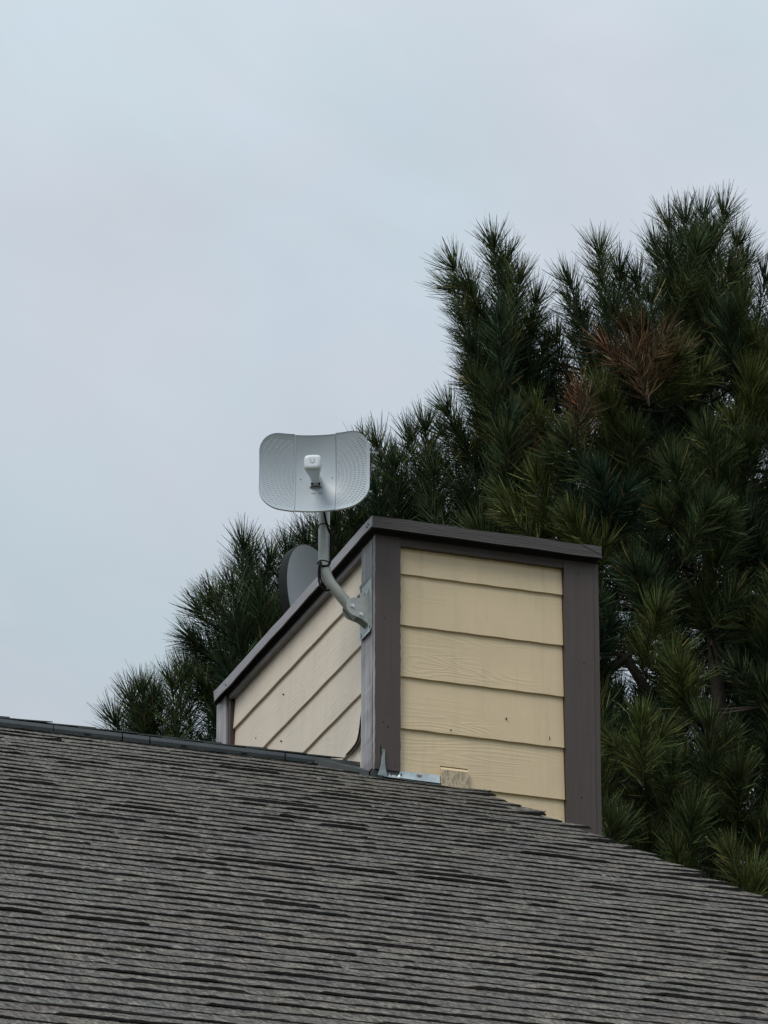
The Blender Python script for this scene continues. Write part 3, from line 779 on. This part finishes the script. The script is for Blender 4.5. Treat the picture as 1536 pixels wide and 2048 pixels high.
s1.build('reflector', M_satf, sat, SC, fixn=True)
s1 = MB()
V, F = disc(14, 64, lambda q: -.036-.03*(1-q*q), .207, .220); s1.add(V, F, 0, None, True)
n = 64; ring = []
for rx, ry, d in ((.212, .225, .0005), (.2145, .2275, -.002), (.213, .226, -.014), (.207, .220, -.036)):
    ring.append([SC+ush*rx*math.cos(2*math.pi*k/n)+vsh*ry*math.sin(2*math.pi*k/n)+nh*d for k in range(n)])
s1.loft(ring, cap=False)
s1.build('shell', M_satb, sat, SC, fixn=False)
s1 = MB(); bc = SC-nh*.075; s1.tube([SC-nh*.055, bc, bc-nh*.02], .018, 12)
s1.tube([bc, (bc.x+.03, bc.y+.01, .05), (.42, 1.2, .003)], .0165, 14); s1.box(.36, .48, 1.14, 1.26, .002, .008)
s1.build('mast', M_mast, sat, (.42, 1.2, 0))
s1 = MB(); lo = SC-vsh*.2-nh*.03
s1.tube([lo, lo+nh*.12-vsh*.01, lo+nh*.24+vsh*.03], .009, 10); s1.build('feed_arm', M_mast, sat, lo)
s1 = MB(); e = lo+nh*.24+vsh*.03; s1.tube([e, e-nh*.03+vsh*.03, e-nh*.055+vsh*.05], [.02, .022, .028], 14); s1.build('receiver', M_satf, sat, e)

# ------------------------------------------------------------------ pine tree behind
hdir = Vector((math.sin(YAW), math.cos(YAW), 0)); hr = Vector((math.cos(YAW), -math.sin(YAW), 0))
TD = 30.0
def at(px, py, d):                        # a point of the tree at a distance d in front of the camera
    v = fw+rt*((px-768)/FPX)-up*((py-1024)/FPX)
    return CAM+v*(d/v.dot(hdir))
def needle_mat(name, a, b_, tipc):
    m, nt, b, oc = pmat(name, .62, .14)
    att = N(nt, 'ShaderNodeAttribute', attribute_name='Col').outputs['Color']
    s = N(nt, 'ShaderNodeSeparateColor'); link(nt, att, s.inputs[0])
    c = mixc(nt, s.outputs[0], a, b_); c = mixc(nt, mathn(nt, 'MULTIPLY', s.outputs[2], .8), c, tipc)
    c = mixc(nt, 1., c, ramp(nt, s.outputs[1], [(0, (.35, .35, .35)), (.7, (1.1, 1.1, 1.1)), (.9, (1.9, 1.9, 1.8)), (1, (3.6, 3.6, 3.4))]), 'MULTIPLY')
    link(nt, c, b.inputs['Base Color'])
    tr = N(nt, 'ShaderNodeBsdfTranslucent'); link(nt, c, tr.inputs[0]); mx = N(nt, 'ShaderNodeMixShader'); mx.inputs[0].default_value = .12
    link(nt, b.outputs[0], mx.inputs[1]); link(nt, tr.outputs[0], mx.inputs[2]); link(nt, mx.outputs[0], nt.nodes['Material Output'].inputs[0])
    return m
M_needle = needle_mat('green_pine_needles', (.019, .043, .027), (.092, .112, .036), (.19, .12, .045))
M_brown = needle_mat('dead_pine_needles', (.052, .050, .025), (.145, .062, .033), (.24, .17, .09))
M_bark = plain('dark_bark', (.055, .042, .032), .9, 0, .4, 40, .004)
M_bud = plain('pale_bud', (.34, .31, .24), .7)

# shoots: (tip x, tip y, base x, base y, depth offset)
HS = [
 (1405,432,1398,560,0),(1338,452,1358,590,.1),(1372,440,1378,580,-.2),(1448,428,1425,570,.1),(1425,480,1410,640,-.2),(1490,528,1455,650,0),(1530,560,1500,700,.1),(1465,560,1440,700,-.3),
 (1320,520,1345,660,.2),(1275,560,1300,690,.2),(1300,600,1320,740,-.2),(1200,505,1216,630,0),(1238,540,1235,660,.2),(1140,568,1180,690,0),(1165,640,1195,760,.2),(1110,680,1150,800,.2),(1225,620,1235,740,-.1),
 (988,492,1003,620,0),(1010,520,1015,650,.1),(908,535,968,625,0),(940,575,985,680,.1),(1072,608,1035,720,0),(1040,560,1020,700,-.1),(925,640,975,735,0),(1060,660,1030,790,.1),(945,700,985,805,0),(1000,640,1005,790,-.2),(950,770,985,880,0),
 (1065,740,1030,850,.1),(985,790,1000,900,-.1),(1090,700,1060,830,.2),(965,850,990,960,.1),
 (897,825,948,925,0),(920,870,975,960,.1),(885,930,960,985,.3),(850,860,858,980,0),(822,880,845,1000,.1),(755,892,790,1000,.1),(728,905,760,1020,.3),(790,930,800,1060,0),(870,950,880,1060,0),(930,985,960,1090,0),
 (1025,840,1020,960,-.3),(1010,880,1015,1000,-.3),(800,985,800,1100,.1),(700,1000,720,1100,.2),(752,985,765,1080,0),(1000,1000,1010,1100,-.1),(1050,960,1060,1090,-.2),
 (640,1072,665,1150,.2),(612,1085,650,1160,.1),(668,1050,690,1130,.2),
 (486,1095,490,1235,0),(500,1120,505,1250,.15),(540,1122,530,1240,.1),(575,1105,555,1215,.1),(590,1150,560,1260,-.1),(412,1205,455,1295,0),(428,1200,470,1300,.15),(392,1225,450,1310,.1),(376,1280,440,1325,0),(395,1300,455,1350,.1),
 (345,1358,345,1480,0),(365,1345,372,1480,.15),(325,1372,335,1500,-.1),(263,1385,275,1500,0),(243,1402,265,1510,.1),(285,1400,300,1520,.1),(212,1448,240,1530,.1),(392,1368,440,1420,0),(405,1400,440,1480,.1),(425,1440,430,1550,0),(465,1180,490,1290,-.1),
 (520,1200,530,1320,-.1),(470,1260,500,1360,-.1),(450,1330,480,1430,-.05),
]
GRN, BRN = [], []
BR_pts = [(1285,695,92),(1165,795,40),(1055,885,32),(1075,910,24)]
def T3(px, py, d): return np.array(at(px, py, d))
rs3 = random.Random(21)
shoots = []                               # base, tip, needle length, needle count, hue, dead
for tx, ty, bx, by, dd in HS:
    d = TD+dd-.35
    if tx < 450: tx += 10+(10 if tx < 350 else 0); bx += 12+(8 if tx < 350 else 0)
    shoots.append((T3(bx+(bx-tx)*.25, by+(by-ty)*.25, d+.14), T3(tx, ty, d), .18, 330, rs3.uniform(.1, .6), 0))
    if tx > 1280: shoots.append((T3(bx+rs3.uniform(-45, 45), by+80, d+.1), T3(tx+rs3.uniform(-35, 35), ty+60, d-.2), .18, 320, rs3.uniform(.35, .8), 0))
    if tx < 660 and rs3.random() < .6: continue
    j = rs3.uniform(-30, 30); shoots.append((T3(bx+(bx-tx)*.4+j, by+(by-ty)*.5, d+.35), T3(tx+j*.9, ty+45, d+.25), .18, 230, rs3.uniform(.1, .6), 0))
# filling inside the outline, spread through the depth of the crown
POLY = [(1400,500),(1335,540),(1300,640),(1215,650),(1180,720),(1095,790),(1060,720),(1010,600),(965,680),(985,800),(990,900),(970,990),(900,1000),(860,1010),(800,1020),(740,1030),(690,1100),(600,1190),(530,1230),(500,1290),(470,1350),(440,1400),(400,1520),(330,1520),(270,1540),(250,1900),(1000,2000),(1750,2050),(1760,800),(1640,600),(1540,640),(1470,600)]
def inside(x, y):
    c = False; n = len(POLY)
    for i in range(n):
        x1, y1 = POLY[i]; x2, y2 = POLY[(i+1) % n]
        if (y1 > y) != (y2 > y) and x < (x2-x1)*(y-y1)/(y2-y1)+x1: c = not c
    return c
def halfw(py): return max(.15, (py-330)/377*1.0*.62)
def add_shoot(x, y, dep, L, lean, tow, n, nl, hue):
    tip = T3(x, y, TD+dep); dirv = np.array(hr)*lean+np.array(hdir)*tow+np.array((0, 0, 1.))*rs3.uniform(.6, 1.)
    dirv /= np.linalg.norm(dirv); dead = 0
    for cx, cy, cr in BR_pts:
        if math.hypot(x-cx, y-cy) < cr*.6 and dep < -.2: dead = 1
    shoots.append((tip-dirv*L, tip, nl, n, hue, dead))
def skip(x, y, deep):
    if not inside(x, y): return True
    if x < 1180 and y > 1560 and rs3.random() < .8: return True           # behind the house
    if 480 < x < 1180 and y > 1150 and rs3.random() < .5: return True
    if math.hypot((x-1243)/30, (y-1340)/45) < 1: return True
    if x < 640 and rs3.random() < (.45 if deep else .6): return True
    return False
cnt = 0                                    # the inner mass of the crown
while cnt < 760:
    x = rs3.uniform(200, 1760); y = rs3.uniform(480, 2050)
    if skip(x, y, True): continue
    Rz = min(2.6, halfw(y)+.3); off = (x-1440)/377
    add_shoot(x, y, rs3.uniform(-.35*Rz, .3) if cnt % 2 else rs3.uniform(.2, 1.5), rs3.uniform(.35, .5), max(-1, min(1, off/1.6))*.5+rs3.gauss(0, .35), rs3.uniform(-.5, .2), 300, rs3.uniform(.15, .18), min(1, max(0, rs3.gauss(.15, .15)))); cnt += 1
# boughs near the outside: a leading shoot with a few side shoots in a whorl round it, spaced apart
leads = []; tries = 0
while tries < 9000 and len(leads) < 105:
    tries += 1
    x = rs3.uniform(200, 1760); y = rs3.uniform(520, 2050)
    if skip(x, y, False) or any(math.hypot(x-a, (y-b)*.8) < 78 for a, b in leads): continue
    leads.append((x, y))
    Rz = min(2.6, halfw(y)+.3); off = (x-1440)/377
    dep = -math.sqrt(max(0, Rz*Rz-min(off*off, Rz*Rz)))*rs3.uniform(.55, 1.0)-.1
    lean = max(-1, min(1, off/1.6))*.6+rs3.gauss(0, .25); tow = -rs3.uniform(.15, .9)
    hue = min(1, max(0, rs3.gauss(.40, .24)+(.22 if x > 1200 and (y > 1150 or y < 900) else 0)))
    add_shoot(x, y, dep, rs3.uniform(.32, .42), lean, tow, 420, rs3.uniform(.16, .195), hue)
    for q in range(rs3.randint(2, 4)):
        a = rs3.uniform(0, 6.28); r_ = rs3.uniform(45, 75)
        add_shoot(x+r_*math.cos(a), y+45+r_*.6*math.sin(a), dep+rs3.uniform(-.05, .3), rs3.uniform(.18, .28), lean+math.cos(a)*.9, tow-.3*abs(math.sin(a)), 260, rs3.uniform(.14, .175), min(1, max(0, hue+rs3.gauss(.03, .1))))
# browned clumps standing in front
for cx, cy, cr in BR_pts:
    dq = TD-(1.2 if cx > 1150 and cy > 500 else .5)
    for k in range(max(1, int(cr/13))):
        a = rs3.uniform(0, 6.28); q = cr*.6*math.sqrt(rs3.random())
        x, y = cx+q*math.cos(a)*1.35, cy+q*math.sin(a)*.6
        tip = T3(x, y, dq+rs3.uniform(-.05, .55)); dirv = np.array(hr)*((x-cx)/max(cr, 1)*1.1+rs3.gauss(0, .15))+np.array((0, 0, .8))-np.array(hdir)*.3
        dirv /= np.linalg.norm(dirv)
        shoots.append((tip-dirv*rs3.uniform(.2, .32), tip, .17, 120, rs3.uniform(0, 1), 1))
# the crown below the roof line and to the right, for other viewpoints
for k in range(90):
    a = rs3.uniform(0, 6.28); z = rs3.uniform(-3.5, 3.0); rad = rs3.uniform(1.4, 3.4)
    c0 = np.array(at(1440, 1400, TD)); p = np.array((c0[0]+rad*math.cos(a), c0[1]+rad*math.sin(a), z)); dv = np.array((math.cos(a)*.5, math.sin(a)*.5, .8)); dv /= np.linalg.norm(dv)
    if z > 2.2 and (p-c0) @ np.array(hr) < .3: continue
    shoots.append((p-dv*.45, p, .17, 130, rs3.uniform(.1, .6), 0))

trunk_base = at(1440, 1400, TD); TXY = np.array((trunk_base.x, trunk_base.y))
TOPZ = at(1400, 520, TD).z
pine = thing('pine_tree', 'tall dark green long needled pine with browned clumps standing behind the chimney', 'tree', (trunk_base.x, trunk_base.y, GROUND))

def needles(sel, seed):
    g_ = np.random.default_rng(seed)
    P0, P1, P2, SD, CO = [], [], [], [], []
    for base, tip, nl, cnt, hue, dead in sel:
        ax = tip-base; L = np.linalg.norm(ax); a = ax/L
        ref = np.array((0, 0, 1.)) if abs(a[2]) < .9 else np.array((1., 0, 0))
        e1 = np.cross(a, ref); e1 /= np.linalg.norm(e1); e2 = np.cross(a, e1)
        t = 1-g_.random(cnt)**1.1*.95
        t[:cnt//7] = 1-g_.random(cnt//7)*.05
        ph = g_.random(cnt)*2*np.pi
        th = np.radians(44*g_.random(cnt)**.6+(14+8*np.clip((1-t)/.4, 0, 1))*np.clip((1-t)/.12, 0, 1)+g_.normal(0, 5, cnt))
        rad = np.outer(np.cos(ph), e1)+np.outer(np.sin(ph), e2)
        d = a*np.cos(th)[:, None]+rad*np.sin(th)[:, None]
        ln = nl*g_.uniform(.72, 1.12, cnt)*(1-.18*(1-t))
        bend = np.array((0, 0, .05))*g_.uniform(-.6, 1.2, (cnt, 1))+a*.10*g_.uniform(0, 1.2, (cnt, 1))+g_.normal(0, .03, (cnt, 3))
        sag = np.array((0, 0, -1.))*0.02
        bow = (ax*0)+np.array((0, 0, -.06))*L
        o = base+ax*t[:, None]+(4*t*(1-t))[:, None]*bow
        p1 = o+d*ln[:, None]*.55; p2 = o+d*ln[:, None]+bend*ln[:, None]*1.4+sag*ln[:, None]
        sd_ = np.cross(d, g_.normal(0, 1, (cnt, 3))); sd_ /= np.linalg.norm(sd_, axis=1)[:, None]
        P0.append(o+d*.012); P1.append(p1); P2.append(p2); SD.append(sd_)
        c = np.empty((cnt, 3)); c[:, 0] = np.clip(hue+g_.normal(0, .13, cnt), 0, 1); c[:, 1] = g_.random(cnt)
        c[:, 2] = (g_.random(cnt) < .035)*1.; CO.append(c)
    P0, P1, P2, SD, CO = map(np.concatenate, (P0, P1, P2, SD, CO))
    n = len(P0); w0, w1, w2 = .0023, .0021, .0007
    V = np.stack([P0-SD*w0, P0+SD*w0, P1-SD*w1, P1+SD*w1, P2-SD*w2, P2+SD*w2], 1).reshape(-1, 3)
    q = np.array([[0, 1, 3, 2], [2, 3, 5, 4]]); F = (np.arange(n)[:, None, None]*6+q[None]).reshape(-1, 4)
    return V, F, np.repeat(CO, 6, 0)
def np_mesh(name, V, F, CO, mat, parent):
    loc = np.array(world_loc(parent)); me = bpy.data.meshes.new(name)
    me.vertices.add(len(V)); me.vertices.foreach_set('co', (V-loc).astype(np.float32).ravel())
    me.loops.add(F.size); me.loops.foreach_set('vertex_index', F.astype(np.int32).ravel())
    me.polygons.add(len(F)); me.polygons.foreach_set('loop_start', np.arange(len(F), dtype=np.int32)*4); me.polygons.foreach_set('loop_total', np.full(len(F), 4, np.int32))
    a = me.color_attributes.new('Col', 'FLOAT_COLOR', 'POINT'); a.data.foreach_set('color', np.hstack([CO, np.ones((len(CO), 1))]).astype(np.float32).ravel())
    me.materials.append(mat); me.update(calc_edges=True); me.validate()
    o = bpy.data.objects.new(name, me); col.objects.link(o); o.parent = parent; return o
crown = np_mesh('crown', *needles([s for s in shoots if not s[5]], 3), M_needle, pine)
dead = np_mesh('dead_needles', *needles([s for s in shoots if s[5]], 4), M_brown, pine); dead['label'] = 'rusty brown browned clumps of needles'

# trunk and branches
tb = MB(); zz = np.linspace(GROUND, TOPZ, 26)
tb.tube([(TXY[0]+.05*math.sin(z*.8)-(.10*max(0, (z-4)/3.5)), TXY[1]+.05*math.cos(z*.6), z) for z in zz], [.012+.17*(TOPZ-z)/(TOPZ-GROUND) for z in zz], 10)
trunk = tb.build('trunk', M_bark, pine, (trunk_base.x, trunk_base.y, GROUND))
nodes = [(np.array((TXY[0], TXY[1], z)), 0., -1) for z in np.linspace(GROUND+3.5, TOPZ-.1, 44)]
rd = sorted(((np.linalg.norm(s[0][:2]-TXY), i) for i, s in enumerate(shoots)))
idx = []
for r_, i in rd:
    p = shoots[i][0]; best, bj = 1e9, 0
    for j, (q, qr, _) in enumerate(nodes):
        if qr > r_-.05 and qr > 0: continue
        dz = p[2]-q[2]
        c = np.linalg.norm(p-q)*1.15+qr*.32+(.8*max(0, -dz-.1))
        if c < best: best, bj = c, j
    nodes.append((p, r_, bj)); idx.append((len(nodes)-1, i))
wgt = [0.]*len(nodes)
for k in range(len(nodes)-1, 43, -1):
    wgt[k] += 1
    j = nodes[k][2]
    while j >= 44: wgt[j] += 1; j = nodes[j][2]
bb = MB()
for k, i in idx:
    p, _, j = nodes[k]; q = nodes[j][0]; r_k = min(.026, .0038+.0021*math.sqrt(wgt[k])); r_j = r_k*1.15
    mid = (p+q)/2; mid = mid+np.array((0, 0, -.05))*np.linalg.norm(p-q)
    bb.tube([q, mid, p], [r_j, (r_k+r_j)/2, r_k], 6, caps=False)
    base, tip = shoots[i][0], shoots[i][1]; L = np.linalg.norm(tip-base)
    P_ = [base+(tip-base)*t+np.array((0, 0, -.06))*L*4*t*(1-t) for t in (0, .35, .7, 1)]
    bb.tube(P_, [r_k, .0042, .0038, .0028], 5)
bo = bb.build('branch', M_bark, pine, (trunk_base.x, trunk_base.y, 3), fixn=False); bo['kind'] = 'stuff'
# pale winter buds at some of the tips, and a few cones
bproto = None
def copy_at(proto, p, s, rot, parent=pine):
    o = proto.copy(); col.objects.link(o); o.parent = parent; o.location = Vector(p)-world_loc(parent); o.scale = (s, s, s); o.rotation_euler = rot; return o
pb_ = MB(); pb_.tube([(0, 0, 0), (0, 0, .012), (0, 0, .03), (0, 0, .042)], [.006, .0085, .006, .001], 8)
bud = pb_.build('bud', M_bud, pine, (trunk_base.x, trunk_base.y, GROUND))
picks = [(1452,522),(1004,849),(1382,1180),(1325,1140),(1235,1225),(1380,1215),(1050,985),(1230,690),(1340,1310),(1495,1240),(1180,950),(1420,760)]
first = True
for x, y in picks:
    sh = [s for s in shoots]
    best = min((s for s in sh), key=lambda s: 1e9 if (s[1]-np.array(CAM)) @ np.array(hdir) > TD-.3 else (lambda v: math.hypot(v @ np.array(rt)/(v @ np.array(fw))*FPX+768-x, -(v @ np.array(up))/(v @ np.array(fw))*FPX+1024-y))(s[1]-np.array(CAM)))
    p = best[1]+np.array((0, 0, -.005))-np.array(hdir)*.03
    if first: bud.location = Vector(p)-world_loc(pine); first = False
    else: copy_at(bud, p, random.uniform(.7, 1.1), (random.uniform(-.4, .4), random.uniform(-.4, .4), 0))
cn = MB()
for k in range(46):
    f = k/46; a = k*2.4; rad = .028*math.sin(math.pi*min(.97, .12+f*.85))**.7; z = f*.085
    c_, s_ = math.cos(a), math.sin(a)
    cn.add([(c_*.006-s_*.008, s_*.006+c_*.008, z), (c_*.006+s_*.008, s_*.006-c_*.008, z), (c_*rad+s_*.006, s_*rad-c_*.006, z+.010), (c_*rad*1.12, s_*rad*1.12, z+.006), (c_*rad-s_*.006, s_*rad+c_*.006, z+.010)], [(0, 1, 2, 3, 4)])
cn.tube([(0, 0, 0), (0, 0, .08)], .009, 6)
cone = cn.build('pine_cone', plain('brown_cone', (.12, .08, .055), .8, 0, .3, 60), pine, (trunk_base.x, trunk_base.y, GROUND), fixn=False)
first = True
for x, y, dd in ((1408,1478,-1.75),(1395,1728,-1.8),(1410,1730,-1.8),(1240,1165,-1.4),(1025,790,-.7),(1360,1000,-1.6)):
    p = at(x, y, TD+dd)
    if first: cone.location = p-world_loc(pine); cone.rotation_euler = (2.6, .2, 0); first = False
    else: copy_at(cone, p, random.uniform(.85, 1.1), (random.uniform(1.2, 2.8), random.uniform(-.5, .5), random.uniform(0, 3)))
